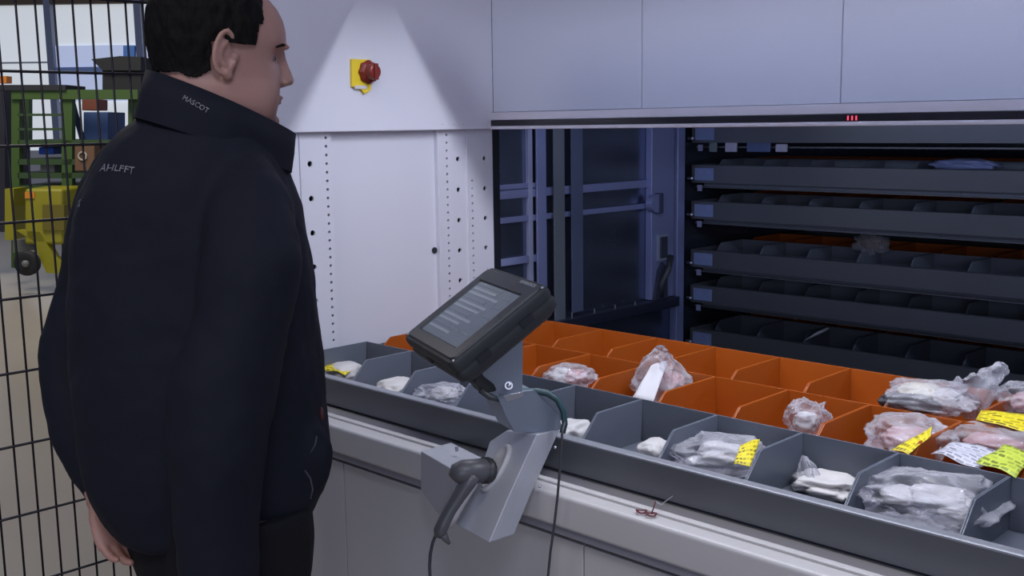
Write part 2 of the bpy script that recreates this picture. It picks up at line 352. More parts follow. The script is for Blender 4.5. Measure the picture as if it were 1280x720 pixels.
# isolator switch
isw=empty('isolator_switch',(-2.408,1.87,1.6)); isw.parent=mc; isw.location=Vector((-2.408,1.87,1.6))-wloc(mc)
pl=MB(); pl.prism([(-2.408,1.83,1.608),(-2.408,1.862,1.600),(-2.408,1.872,1.588),(-2.408,1.895,1.600),(-2.408,1.897,1.682),(-2.408,1.832,1.682)],(.008,0,0))
obj('plate',pl,yellow,isw,bevel=.001)
knob=MB(); n=20
for rr in [None]:
    rings=[]
    for x,r in ((-2.400,.031),(-2.392,.031),(-2.388,.027),(-2.385,.022),(-2.366,.019),(-2.364,.015)):
        rings.append([Vector((x,1.885+r*math.cos(2*math.pi*i/40)*(1+.05*math.cos(8*2*math.pi*i/40)*(r>.024)),1.648+r*math.sin(2*math.pi*i/40)*(1+.05*math.cos(8*2*math.pi*i/40)*(r>.024)))) for i in range(40)])
    knob.loft(rings)
obj('knob',knob,redp,isw,smooth=False)
boxo('knob_handle',(-2.368,-2.358,1.879,1.891,1.626,1.670),redp,isw,bevel=.002)
boxo('label_strip',(-2.3998,-2.3985,1.838,1.880,1.602,1.611),labelw,isw,bevel=0)

# ================================================================ BINS
PX=.1966
def bin_mb(w,d,h,t=.003,fl=.004,fr=.041,cf=.55,sl=.050,dr=.046):
    """picking bin: full-height back, sides stepping down to a low front. origin: left-front-bottom"""
    mb=MB(); cut=d*cf; 
    prof=[(0,0),(d,0),(d,h),(d-cut,h),(d-cut-.006,h-.002),(d-cut-sl,h-dr),(.012,fr+.004),(0,fr)]
    for x in (0,w-t): mb.prism([(x,a,b) for a,b in prof],(t,0,0))
    mb.box(t,w-t,0,d,0,fl)
    mb.box(t,w-t,d-t,d,fl,h); mb.box(t,w-t,0,t,fl,fr)
    return mb
BW=PX-.0006
BZ=.7975
def make_bin(name,x,y,d,m,label,group,cat='bin',z=BZ,**kw):
    mb=bin_mb(BW,d,.098,**kw); o=obj(name,mb,m,None,bevel=.0008,label=label,cat=cat,group=group,origin=(0,0,0)); o.location=(x,y,z); return o
def bin_copy(src,x,y,z,label,group):
    c=src.copy(); c.location=(x,y,z); c['label']=label; c['group']=group; link(c); return c
ordn=['first','second','third','fourth','fifth','sixth','seventh','eighth','ninth','tenth','eleventh','twelfth','thirteenth']
X0=-2.404
# extracted tray
TX0,TX1=-2.412,.03
def tray_parts(root,y0,z0,deep=.885,front=None,lipw=.0215):
    zt=z0+.064
    b=MB().box(TX0,TX1,y0+.022,y0+deep,z0-.024,z0-.018).box(TX0,TX1,y0+.002,y0+.022,z0-.004,z0-.001)
    obj('tray_floor',b,tray_m,root)
    f=MB(); f.prism([(TX0,y0,z0-.004),(TX0,y0+.003,z0-.004),(TX0,y0+.003,zt-.004),(TX0,y0,zt-.004)],(TX1-TX0,0,0))
    obj('front_wall',f,tray_m,root)
    obj('front_lip',MB().prism([(TX0,y0-.0005,zt-.004),(TX0,y0+lipw,zt-.004),(TX0,y0+lipw,zt),(TX0,y0+.002,zt+.0005),(TX0,y0-.0005,zt-.001)],(TX1-TX0,0,0)),tray_lipm if deep>.8 and y0<2 else tray_m,root)
    r=MB().box(TX0,TX1,y0+deep-.003,y0+deep,z0,zt)
    obj('rear_wall',r,tray_m,root)
    obj('side_wall',MB().box(TX0-.003,TX0,y0,y0+deep,z0-.004,zt),tray_m,root)
    obj('side_wall',MB().box(TX1,TX1+.003,y0,y0+deep,z0-.004,zt),tray_m,root)
tr=empty('storage_tray',((TX0+TX1)/2,1.98,.806),'long dark grey steel tray pushed forward to the bench under the bins','tray')
tray_parts(tr,1.554,.8145)
GL=['leftmost grey bin, beside the man, holding a yellow label','second grey bin from the left with a white part behind its divider','third grey bin from the left holding a clear bag, left of the terminal','fourth grey bin from the left, behind the terminal bracket','grey bin just right of the terminal bracket holding a round white part','empty-looking grey bin with a small white part at its front, sixth from the left','grey bin with a clear bag under a yellow striped label','grey bin with a loose white paper packet, eighth from the left','grey bin with a large crumpled clear bag of white parts','grey bin cut by the right picture edge']
OM=['leftmost orange bin of the middle row, seen left of the terminal','orange middle-row bin hidden mostly behind the terminal','orange middle-row bin behind the terminal bracket','orange bin with a pink-tinged clear bag, right of the bracket','orange middle-row bin with the tall pointed bag','empty orange middle-row bin right of the tall pointed bag','orange middle-row bin with a small crumpled bag','orange middle-row bin with a bag and slanted yellow label','orange middle-row bin with white papers and a lime label','orange middle-row bin cut by the right picture edge']
g0=None
for k in range(10):
    x=X0+PX*k
    if g0 is None: g0=make_bin('grey_bin',x,1.577,.275,grey_b,GL[k],'grey bins along the tray front')
    else: bin_copy(g0,x,1.577,BZ,GL[k],'grey bins along the tray front')
o0=None
for k in range(10):
    x=X0+PX*k
    if o0 is None: o0=make_bin('orange_bin',x,1.856,.281,orange_b,OM[k],'orange bins in the middle row',cf=.70,sl=.045,dr=.034)
    else: bin_copy(o0,x,1.856,BZ,OM[k],'orange bins in the middle row')
for k in range(9):
    x=X0+PX*k+.003
    lab='empty orange bin in the rear row, %s from the left'%ordn[k]
    if k==7: lab='orange rear-row bin under the large bag with a twisted tuft'
    if k==8: lab='orange rear-row bin at the right edge with a yellow label over it'
    bin_copy(o0,x,2.145,BZ,lab,'orange bins in the rear row')
# stored trays in the rack
tiers=[('uppermost',1.425),('second',1.273),('third',1.1345),('fourth',.947),('fifth',.809),('lowest',.636)]
stored=None
for i,(nm,z) in enumerate(tiers):
    t=empty('stored_tray',((TX0+TX1)/2,3.88,z-.006),'%s grey tray stored across the back of the lift shaft'%nm if i in (0,5) else '%s grey tray from the top at the back of the lift shaft'%nm,'tray','trays stored in the shaft')
    if i==0:
        tray_parts(t,3.45,z); stored=t
        boxo('number_sticker',(-2.40,-2.315,3.4485,3.4497,z+.006,z+.052),stick,t,bevel=0)
        boxo('sticker_digits',(-2.385,-2.355,3.4478,3.4486,z+.030,z+.046),lav,t,bevel=0); boxo('sticker_digits',(-2.345,-2.325,3.4478,3.4486,z+.030,z+.046),lav,t,bevel=0)
        obj('locking_pin',MB().tube([(-2.425,3.44,z+.012),(-2.405,3.44,z+.012)],.006,10).ball((-2.405,3.436,z+.012),.008),steel,t,smooth=True)
        obj('small_catch',MB().box(-2.385,-2.365,3.446,3.449,z-.035,z-.012),mat('catch_pale',(.25,.25,.40),.5),t)
    else:
        for ch in stored.children:
            c=ch.copy(); c.parent=t; link(c)
    if i==0:
        continue
    for k in range(8):
        x=X0+PX*k+.03
        bin_copy(g0,x,3.474,z-.0175,'%s grey bin from the left at the front of the %s stored tray'%(ordn[k],nm),'grey bins on the %s stored tray'%nm)
    for k in range(8):
        x=X0+PX*k+.03
        bin_copy(o0,x,3.756,z-.0175,'%s orange bin from the left, dim behind the grey row on the %s stored tray'%(ordn[k],nm),'orange bins on the %s stored tray'%nm)
t0z=1.425

# ================================================================ BAGS, PARTS, LABELS
def plastic():
    M=bpy.data.materials.new('clear_bag_film'); M.use_nodes=True; nt=M.node_tree; nt.nodes.clear()
    out=nt.nodes.new('ShaderNodeOutputMaterial'); mx=nt.nodes.new('ShaderNodeMixShader'); tr_=nt.nodes.new('ShaderNodeBsdfTransparent')
    b=nt.nodes.new('ShaderNodeBsdfPrincipled'); b.inputs['Base Color'].default_value=(.66,.66,.72,1); b.inputs['Roughness'].default_value=.12
    b.inputs['Specular IOR Level'].default_value=.9
    tr_.inputs[0].default_value=(.93,.93,.96,1)
    fr=nt.nodes.new('ShaderNodeLayerWeight'); fr.inputs[0].default_value=.35
    n=nt.nodes.new('ShaderNodeTexNoise'); n.inputs['Scale'].default_value=16; n.inputs['Detail'].default_value=3; n.inputs['Distortion'].default_value=1.2
    tc=nt.nodes.new('ShaderNodeTexCoord'); nt.links.new(tc.outputs['Object'],n.inputs['Vector'])
    mr=nt.nodes.new('ShaderNodeMapRange'); mr.inputs[1].default_value=.42; mr.inputs[2].default_value=.75; mr.inputs[3].default_value=.09; mr.inputs[4].default_value=.42
    nt.links.new(n.outputs['Fac'],mr.inputs[0])
    ad=nt.nodes.new('ShaderNodeMath'); ad.operation='MULTIPLY_ADD'; ad.inputs[1].default_value=.55
    nt.links.new(fr.outputs['Facing'],ad.inputs[0]); nt.links.new(mr.outputs[0],ad.inputs[2])
    bp=nt.nodes.new('ShaderNodeBump'); bp.inputs['Strength'].default_value=.5; bp.inputs['Distance'].default_value=.006
    n2=nt.nodes.new('ShaderNodeTexNoise'); n2.inputs['Scale'].default_value=22; n2.inputs['Distortion'].default_value=2
    nt.links.new(tc.outputs['Object'],n2.inputs['Vector']); nt.links.new(n2.outputs['Fac'],bp.inputs['Height']); nt.links.new(bp.outputs[0],b.inputs['Normal'])
    nt.links.new(ad.outputs[0],mx.inputs[0]); nt.links.new(tr_.outputs[0],mx.inputs[1]); nt.links.new(b.outputs[0],mx.inputs[2]); nt.links.new(mx.outputs[0],out.inputs[0])
    return M
film=plastic()
def printed(name,col,ink,scale,rot=0):
    M=mat(name,col,.5); nt=M.node_tree; b=nt.nodes['Principled BSDF']
    tc=nt.nodes.new('ShaderNodeTexCoord'); mp=nt.nodes.new('ShaderNodeMapping'); mp.inputs['Scale'].default_value=scale; mp.inputs['Rotation'].default_value=(0,0,rot)
    br=nt.nodes.new('ShaderNodeTexBrick'); br.inputs['Scale'].default_value=1; br.inputs['Mortar Size'].default_value=.06; br.inputs['Bias'].default_value=.1
    br.inputs['Color1'].default_value=(*ink,1); br.inputs['Color2'].default_value=(*col,1); br.inputs['Mortar'].default_value=(*col,1)
    nt.links.new(tc.outputs['UV'],mp.inputs[0]); nt.links.new(mp.outputs[0],br.inputs['Vector']); nt.links.new(br.outputs['Color'],b.inputs['Base Color'])
    return M
ylab=printed('yellow_printed_label',(.80,.66,.03),(.06,.05,.01),(2.4,1.5,1))
llab=printed('lime_printed_label',(.55,.66,.08),(.08,.10,.02),(2.2,1.7,1))
wlab=printed('white_printed_paper',(.58,.58,.66),(.10,.10,.16),(2.6,2.2,1))
def ridged(p,s): return 1-abs(noise.noise(p*s))*2
def bagmesh(c,rx,ry,rz,seed,rot=0,top=None,crump=.25,n=3,zfloor=None,peak=None):
    bm=bmesh.new(); bmesh.ops.create_icosphere(bm,subdivisions=5 if n>3 else 4,radius=1)
    off=Vector((seed*3.1,seed*1.7,seed*.9)); R=Matrix.Rotation(rot,3,'Z')
    for v in bm.verts:
        d=v.co.normalized(); sx=abs(d.x)**.7*(1 if d.x>0 else -1); sy=abs(d.y)**.7*(1 if d.y>0 else -1)
        k=1+crump*.9*(ridged(d+off,1.2)-.35)+crump*.45*(ridged(d*1.0+off*2,2.6)-.4)+crump*.07*noise.noise(d*7+off)
        q=Vector((sx*rx,sy*ry,d.z*rz))*k
        if peak and d.z>.0:
            w_=d.z**2.2; q=q*(1-.75*w_)+Vector(peak)*w_+Vector((noise.noise(d*9+off),noise.noise(d*9-off),0))*rx*.22*w_
        v.co=Vector(c)+R@q
        if zfloor is not None and v.co.z<zfloor: v.co.z=zfloor+.0008*noise.noise(d*5)
    mb=MB(); mb.v=[v.co.copy() for v in bm.verts]; mb.f=[tuple(v.index for v in f.verts) for f in bm.faces]; bm.free(); return mb
def lump(c,rx,ry,rz,seed,rot=0,zfloor=None,cr=.22): return bagmesh(c,rx,ry,rz,seed+50,rot,crump=cr,zfloor=zfloor)
def sheet(name,pts,m,parent=None,curve=.006,seed=1,n=8,**k):
    a,b,c,d=[Vector(p) for p in pts]; nrm=(b-a).cross(d-a).normalized(); 
    if nrm.z<0: nrm=-nrm
    vs=[];fs=[];uv=[]
    for j in range(n+1):
        for i in range(n+1):
            s,t=i/n,j/n; p=a*(1-s)*(1-t)+b*s*(1-t)+c*s*t+d*(1-s)*t
            p+=nrm*curve*(math.sin(math.pi*s)*.6+noise.noise(Vector((s*2.3+seed,t*2.1,seed)))); vs.append(p); uv.append((s,t))
    for j in range(n):
        for i in range(n): q=j*(n+1)+i; fs.append((q,q+1,q+n+2,q+n+1))
    o=obj(name,MB().add(vs,fs),m,parent,smooth=True,**k); me=o.data
    ul=me.uv_layers.new(name='UV')
    for l in me.loops: ul.data[l.index].uv=uv[l.vertex_index]
    so=o.modifiers.new('thick','SOLIDIFY'); so.thickness=.0006
    return o
ZF=BZ+.0045
def shp(px,py,z): return onz(px,py,z)
def mkbag(name,label,px,py,z,rx,ry,rz,seed,rot=0,peak=None,cr=.3,lumps=(),labels=(),cat='bag',group=None):
    c=shp(px,py,z); e=empty(name,(c.x,c.y,ZF),label,cat,group)
    obj('film',bagmesh(c,rx,ry,rz,seed,rot,crump=cr,zfloor=ZF,peak=peak,n=4),film,e,smooth=True)
    for i,(dx,dy,dz,a,b,h,m_) in enumerate(lumps):
        obj('packed_part',lump(c+Vector((dx,dy,dz)),a,b,h,seed+i*3,rot,zfloor=ZF+.001),m_,e,smooth=True)
    for i,(p4,zz,m_) in enumerate(labels):
        sheet('sticker',[shp(x,y,zz[q]) for q,(x,y) in enumerate(p4)],m_,e,curve=.003,seed=seed+i)
    return e
W_=whitebit
pinkish=mat('pink_inner_pack',(.50,.32,.33),.45,bump=.4,bump_scale=50)
greyish=mat('grey_inner_part',(.05,.05,.06),.45,bump=.3,bump_scale=50)
cream=mat('cream_inner_part',(.62,.58,.46),.5,bump=.3,bump_scale=40)
# grey row contents
sheet('yellow_label',[shp(404,462,.848),shp(432,469,.842),shp(446,461,.842),shp(410,452,.853)],ylab,None,seed=2,label='crumpled yellow printed label in the leftmost grey bin beside the man',cat='label')
obj('white_part',lump(shp(432,466,.829),.05,.05,.026,3,zfloor=ZF),W_,None,smooth=True,label='white packed part under the yellow label in the leftmost grey bin',cat='part')
obj('white_part',lump(shp(496,487,.828),.045,.055,.026,5,zfloor=ZF),W_,None,smooth=True,label='white part in the second grey bin from the left',cat='part')
mkbag('clear_bag','small clear bag with a white block in the third grey bin from the left',551,492,.848,.055,.045,.022,11,.3,lumps=((.012,0,.002,.03,.028,.014,W_),))
obj('white_part',lump(shp(715,541,.828),.038,.05,.026,7,zfloor=ZF),W_,None,smooth=True,label='round white part just right of the bracket in the grey row',cat='part')
obj('white_part',lump(shp(818,563,.824),.028,.035,.022,9,zfloor=ZF),W_,None,smooth=True,label='small white part at the front of the sixth grey bin',cat='part')
mkbag('clear_bag','clear bag with a yellow striped label in the seventh grey bin',900,568,.848,.085,.075,.030,13,.4,lumps=((.0,.0,.002,.040,.034,.020,W_),),
   labels=([[(917,580),(938,583),(950,549),(926,556)],(.868,.868,.884,.884),ylab],))
obj('paper_packet',lump(shp(1036,606,.818),.055,.045,.016,15,.2,zfloor=ZF,cr=.5),W_,None,smooth=True,label='flat white packet lying in the eighth grey bin',cat='packet')
obj('film_scrap',bagmesh(shp(1009,595,.832),.018,.014,.022,17,.3,crump=.5,zfloor=ZF,peak=(-.012,.01,.03)),film,None,smooth=True,label='twisted end of clear film beside the flat white packet',cat='film')
mkbag('clear_bag','large crumpled clear bag filling the grey bin second from the right edge',1166,622,.850,.096,.095,.036,19,.1,cr=.42,
   lumps=((.012,.0,.0,.050,.032,.020,W_),(-.05,-.01,-.004,.032,.034,.012,W_),(.05,-.03,-.008,.025,.02,.010,W_)))
# orange middle row
mkbag('clear_bag','pink-tinged clear bag in the orange bin right of the bracket',712,471,.872,.055,.05,.026,23,.2,lumps=((-.015,-.01,0,.032,.03,.020,W_),(.022,.0,.0,.026,.03,.020,pinkish)))
mkbag('clear_bag','tall pointed clear bag with a white card standing in the middle orange row',826,478,.875,.062,.055,.040,27,.2,peak=(-.006,.01,.078),lumps=((.02,.01,.0,.03,.03,.026,pinkish),),
   labels=([[(790,497),(817,502),(836,450),(814,457)],(.872,.872,.928,.928),labelw],))
mkbag('clear_bag','small crumpled clear bag with white contents in the middle orange row',1010,524,.882,.036,.030,.034,29,.3,cr=.5,lumps=((-.006,0,-.008,.024,.022,.020,W_),))
mkbag('clear_bag','clear bag with a slanted yellow label in the middle orange row',1136,546,.872,.075,.065,.036,31,.5,cr=.3,lumps=((-.0,.01,-.01,.052,.04,.022,pinkish),),
   labels=([[(1114,562),(1136,568),(1163,545),(1165,533)],(.882,.882,.902,.905),ylab],))
mkbag('clear_bag','flat clear bag under white papers at the right of the middle orange row',1250,552,.872,.080,.055,.030,33,.2,cr=.3,lumps=((0,0,-.01,.06,.04,.02,pinkish),))
sheet('white_paper',[shp(1163,568,.885),shp(1225,588,.885),shp(1252,568,.892),shp(1196,552,.892)],wlab,None,seed=6,curve=.008,label='white printed paper on the bag near the right edge of the middle row',cat='paper')
sheet('lime_label',[shp(1220,578,.898),shp(1270,597,.898),shp(1292,570,.902),shp(1254,556,.904)],llab,None,seed=8,label='lime printed label beside the white paper at the right edge',cat='label')
# orange rear row
mkbag('clear_bag','large clear bag with a twisted tuft on the rear orange row',1160,496,.892,.088,.070,.030,37,.35,cr=.3,
   lumps=((-.02,.008,.006,.045,.030,.018,cream),(-.02,-.045,-.008,.060,.022,.018,greyish),(.045,.0,.004,.03,.03,.018,W_)))
tb=shp(1208,500,.895); tt=at(1254,457,(shp(1208,500,.895)-CP).dot(CF)+.06)
tuft=MB(); rings=[]
for i in range(15):
    s=i/14; c=tb.lerp(tt,s); r=.052*(1-s)**.75+.005+.005*math.sin(s*9)
    rings.append([c+rh*(r*math.cos(a)*(1+.35*noise.noise(Vector((math.cos(a)*2,math.sin(a)*2,s*4)))))+Vector((0,0,1))*(r*.75*math.sin(a)*(1+.5*noise.noise(Vector((math.cos(a)*3,math.sin(a)*3,s*5+9)))))+fh*(.02*noise.noise(Vector((s*5,a,2)))) for a in [2*math.pi*k/40 for k in range(40)]])
tuft.loft(rings)
obj('bag_neck',tuft,film,None,smooth=True,label='twisted gathered end of the large clear bag, pointing up right',cat='bag')
mkbag('clear_bag','clear bag at the right picture edge on the rear orange row',1285,500,.895,.055,.05,.034,41,.1,cr=.35,lumps=((0,0,-.006,.03,.03,.02,pinkish),))
sheet('yellow_label',[shp(1220,524,.902),shp(1296,544,.902),shp(1300,521,.910),shp(1226,513,.908)],ylab,None,seed=11,curve=.004,label='wide yellow printed label at the right edge over the rear orange row',cat='label')
# things on the stored trays
def inbox(name,px0,px1,py0,py1,Y,m,label,cat,t=.012):
    a=onpl(px0,py1,(0,Y,0),(0,1,0)); b=onpl(px1,py0,(0,Y,0),(0,1,0))
    return obj(name,MB().box(a.x,b.x,Y,Y+t,a.z,b.z),m,None,bevel=.003,label=label,cat=cat)
pw=mat('dim_white_pack',(.45,.43,.55),.5)
inbox('green_grey_box',886,895,178,190,3.455,mat('pale_green_box',(.15,.2,.2),.5),'tiny grey-green box under the header at the upper left of the shaft','box')
inbox('white_box',906,920,177,190,3.455,pw,'small white box under the header, left of the blue packet','box')
inbox('blue_packet',933,962,177,190,3.455,mat('blue_packet',(.09,.12,.25),.5),'blue packet between two pale boxes high in the shaft','packet')
inbox('pale_jar',969,983,180,190,3.455,pw,'small pale jar right of the blue packet high in the shaft','jar')
obj('silver_bag',lump(onpl(1207,206,(0,3.56,0),(0,1,0)),.10,.04,.018,61,cr=.3),mat('silver_bag',(.16,.19,.34),.35),None,smooth=True,label='flat silver-blue bag lying over the second stored tray',cat='bag')
obj('white_strip',MB().tube([onpl(1008,425,(0,3.53,0),(0,1,0)),onpl(1022,417,(0,3.53,0),(0,1,0)),onpl(1036,410,(0,3.53,0),(0,1,0))],[.009,.013,.01],8,.5),mat('dim_white',(.4,.4,.42),.5),None,smooth=True,label='white strip sticking up from the lowest stored tray',cat='strip')
for px,py in ((1087,305),(1012,318)):
    pass
obj('clear_part',lump(onpl(1088,305,(0,3.66,0),(0,1,0)),.05,.03,.03,64,cr=.6),film,None,smooth=True,label='glinting clear bag above the fourth stored tray',cat='bag')

# ================================================================ TERMINAL, MOUNT, SCANNER
TY=D2R(-20.8); TT=D2R(34.0); TR_=D2R(-1.3)
B=Vector((math.cos(TY),math.sin(TY),0)); Fd=Vector((-math.sin(TY),math.cos(TY),0)); A=Fd*math.cos(TT)+Vector((0,0,1))*math.sin(TT)
B,A=B*math.cos(TR_)+A*math.sin(TR_),A*math.cos(TR_)-B*math.sin(TR_); N=B.cross(A)
TC=Vector((-1.447,1.364,1.153)); TW,TH,TD=.268,.230,.056
te=empty('touch_terminal',TC-N*TD,'rugged black touchscreen terminal tilted on a grey bracket','terminal')
def T(u,v,n=0): return TC+B*u+A*v+N*n
def rrect(w,h,r,n,seg=5,dx=0,dy=0):
    pts=[]
    for cx,cy,a0 in ((w/2-r,h/2-r,0),(-w/2+r,h/2-r,90),(-w/2+r,-h/2+r,180),(w/2-r,-h/2+r,270)):
        for i in range(seg+1):
            a=D2R(a0+90*i/seg); pts.append(T(dx+cx+r*math.cos(a),dy+cy+r*math.sin(a),n))
    return pts
bd=MB().loft([rrect(TW*.90,TH*.88,.02,-TD),rrect(TW*.99,TH*.98,.02,-TD*.80),rrect(TW*1.0,TH,.018,-.030),rrect(TW*.985,TH*.98,.016,-.026),rrect(TW*.985,TH*.98,.016,-.022),rrect(TW*1.0,TH*1.0,.018,-.018),rrect(TW*1.0,TH,.018,-.006),rrect(TW*.975,TH*.97,.015,0)])
obj('case',bd,termp,te,bevel=.001,angle=50)
# front bezel frame with recessed screen
def frame(w,h,wi,hi,n0,n1,dy=0,dxi=0):
    o1=rrect(w,h,.012,n0); o2=rrect(w-.006,h-.006,.010,n1); i1=rrect(wi+.006,hi+.006,.004,n1,5,dxi,dy); i2=rrect(wi,hi,.003,n0,5,dxi,dy)
    return MB().loft([o1,o2,i1,i2],cap=False)
SW,SH=.196,.150
obj('bezel',frame(.252,.212,SW,SH,.0,.0035,-.004,-.004),termf,te)
scr=mat('screen_glass',(.05,.06,.08),.18,emit=((.22,.27,.36),.22)); nt=scr.node_tree
so=MB().add([T(-.004-SW/2,-.004-SH/2,.0006),T(-.004+SW/2,-.004-SH/2,.0006),T(-.004+SW/2,-.004+SH/2,.0006),T(-.004-SW/2,-.004+SH/2,.0006)],[(0,1,2,3)])
so=obj('screen',so,scr,te)
rowm=mat('screen_text_row',(.06,.07,.09),.2,emit=((.33,.38,.47),.34)); rowd=mat('screen_dark_row',(.04,.05,.07),.2,emit=((.18,.22,.30),.30))
for j in range(11):
    v=.062-.0125*j; L=.10+.06*random.random()
    obj('text_row',MB().prism([T(-.095,v,.001),T(-.095+L,v,.001),T(-.095+L,v+.006,.001),T(-.095,v+.006,.001)],N*.0003),rowm if j%3 else rowd,so)
    if j%2: obj('text_row',MB().prism([T(.045,v,.001),T(.08,v,.001),T(.08,v+.006,.001),T(.045,v+.006,.001)],N*.0003),rowd,so)
def textmesh(name,body,origin,ux,uy,size,m,parent,extrude=.0004,**k):
    cu=bpy.data.curves.new(name+'_c','FONT'); cu.body=body; cu.size=size; cu.extrude=extrude; cu.align_x='CENTER'; cu.resolution_u=2
    to=bpy.data.objects.new(name+'_t',cu); scene.collection.objects.link(to)
    dg=bpy.context.evaluated_depsgraph_get(); me=bpy.data.meshes.new_from_object(to.evaluated_get(dg))
    ux=Vector(ux).normalized(); uy=Vector(uy); uy=(uy-ux*uy.dot(ux)).normalized(); uz=ux.cross(uy); O=Vector(origin)
    mb=MB(); mb.v=[O+ux*v.co.x+uy*v.co.y+uz*v.co.z for v in me.vertices]; mb.f=[tuple(p.vertices) for p in me.polygons]
    bpy.data.objects.remove(to); bpy.data.meshes.remove(me)
    return obj(name,mb,m,parent,**k)
textmesh('brand_mark','ADVANTECH',T(.075,.0965,.0038),B,A,.011,mat('mark_grey',(.35,.36,.38),.5),te)
for v in (-.07,.03): obj('side_socket',MB().prism([T(TW/2-.001,v,-.020),T(TW/2-.001,v+.028,-.020),T(TW/2-.001,v+.028,-.034),T(TW/2-.001,v,-.034)],B*.003),dark,te)
for u,v in ((.126,-.104),(-.126,-.104),(.126,.104),(-.126,.104)): obj('screw',MB().ball(T(u,v,.0),.003),steel,te,smooth=True)
obj('port',MB().prism([T(-.02,-TH/2-.0015,-.02),T(0,-TH/2-.0015,-.02),T(0,-TH/2-.0015,-.03),T(-.02,-TH/2-.0015,-.03)],A*.003),dark,te)

# housing (leans back along the terminal's heading)
me_=empty('terminal_stand',(-1.45,1.42,.70),'light grey folded steel stand with a blue-grey bracket on the bench front','stand')
pn=Vector((.38,1,-.74)); pp0=(-1.365,1.317,.735)
def hp_(px,py): return onpl(px,py,pp0,pn)
main=[hp_(*p) for p in ((611,679),(634,625),(671,543),(633,538),(612,552),(604,575),(570,600),(570,656))]
V=Vector((-.005,.072,-.006))
obj('column_housing',MB().prism(main,V),house,me_,bevel=.0025,angle=25)
wn_=Vector((.45,1,0)); wp0=hp_(566,653)-Vector((0,.004,0))
def wg(px,py): return onpl(px,py,wp0,wn_)
wing=[wg(*p) for p in ((526,564),(526,613),(546,641),(567,654),(566,587))]
obj('side_housing',MB().prism(wing,Vector((0,.088,0))),house,me_,bevel=.002,angle=25)
for px,py in ((693,559),(674,608)):
    q=onpl(px,py,hp_(671,543),(1,-.02,0)); obj('screw',MB().ball(q+Vector((.002,0,0)),.003),steel,me_,smooth=True)
tp_=onz(571,564,wg(566,587).z); obj('top_pin',MB().tube([tp_,tp_+Vector((0,0,.010))],.0035,8),steel,me_)
# holder dish
dc=hp_(622,586)-pn.normalized()*.002; du=Vector((1,-.38,0)).normalized(); dv=du.cross(pn.normalized())
if dv.z<0: dv=-dv
rings=[]
for o_,s_ in ((.006,1.0),(-.004,1.0),(-.008,.9),(-.004,.82),(.001,.72)):
    rings.append([dc+pn.normalized()*o_+du*(.027*s_*math.cos(t*math.pi/16))+dv*(.052*s_*math.sin(t*math.pi/16)) for t in range(32)])
obj('holder_dish',MB().loft(rings),mat('dish_grey',(.50,.49,.50),.4),me_,smooth=True)
# bracket plates: planes square to the terminal's width
bn=Vector((math.cos(TY),math.sin(TY),0)); bp0=Vector((-1.405,1.425,1.0))
def bk(px,py,o=0): return onpl(px,py,bp0+bn*o,bn)
obj('upright_plate',MB().prism([bk(*p) for p in ((654,420),(653,491),(636,496),(624,493),(617,480),(604,470),(596,440))],-bn*.004),brk,me_,bevel=.001)
obj('upright_plate',MB().prism([bk(*p)-bn*.055 for p in ((654,420),(653,491),(636,496),(624,493),(617,480),(604,470),(596,440))],-bn*.004),brk,me_,bevel=.001)
hexp=[bk(*p,.006) for p in ((622,496),(652,490),(668,488),(697,514),(704,537),(672,541),(643,540),(632,520))]
obj('bracket_foot',MB().prism(hexp,-bn*.004),brk,me_,bevel=.001)
obj('bracket_top',MB().prism([hexp[0],hexp[1],hexp[2],hexp[3],hexp[3]+Vector((0,0,-.004)),hexp[2]+Vector((0,0,-.004)),hexp[1]+Vector((0,0,-.004)),hexp[0]+Vector((0,0,-.004))],-bn*.075),brk,me_,bevel=.001)
obj('bracket_front',MB().prism([hexp[0],hexp[7],hexp[6],hexp[6]+Vector((0,.004,0)),hexp[7]+Vector((0,.004,0)),hexp[0]+Vector((0,.004,0))],-bn*.075),brk,me_,bevel=.001)
obj('hinge_bolt',MB().tube([bk(636,482,.0),bk(636,482,.006)],.008,12).ball(bk(636,482,.007),.005),steel,me_,smooth=False)
obj('hinge_lug',MB().prism([bk(*p,.002) for p in ((628,494),(652,489),(654,495),(632,502))],bn*.005),steel,me_,bevel=.001)
obj('clamp_block',MB().prism([bk(*p)-bn*.006 for p in ((600,462),(618,462),(622,490),(606,493),(596,480))],-bn*.045),termp,me_,bevel=.002)
obj('cable_stub',MB().tube([bk(600,488),bk(612,497),bk(626,500)],.005,8),cable_m,me_,smooth=True)
# barcode scanner (gun in the holder)
sc=empty('barcode_scanner',at(560,640,1.80),'grey and cream gun-shaped barcode scanner hanging in the stand holder','scanner')
d_=(hp_(622,586)-CP).dot(CF)
def sp(px,py,o=0): return at(px,py,d_-.035+o)
head=MB().tube([sp(609,588,.03),sp(604,588,.02),sp(592,589,.01),sp(580,590),sp(571,593),sp(566,598)],[.020,.024,.0235,.024,.021,.012],16)
obj('head',head,greyhandle,sc,smooth=True)
hd=MB().tube([sp(592,592),sp(584,604),sp(574,620),sp(563,637),sp(555,652),sp(550,664),sp(548,671)],[.020,.0195,.0165,.0155,.0155,.0165,.011],14,.8)
obj('handle',hd,greyhandle,sc,smooth=True)
obj('grip_panel',MB().tube([sp(594,602,.004),sp(585,612,.004),sp(575,628,.004),sp(567,645,.004),sp(562,658,.004)],[.008,.012,.012,.010,.006],12),creamp,sc,smooth=True)
obj('trigger_guard',MB().tube([sp(552,664),sp(557,673),sp(562,680)],[.013,.010,.004],10,.6),greyhandle,sc,smooth=True)
obj('nose_ring',MB().tube([sp(605,588,.015),sp(609,588,.022)],[.026,.0265],16),mat('ring_dark',(.03,.03,.035),.4),sc,smooth=True)
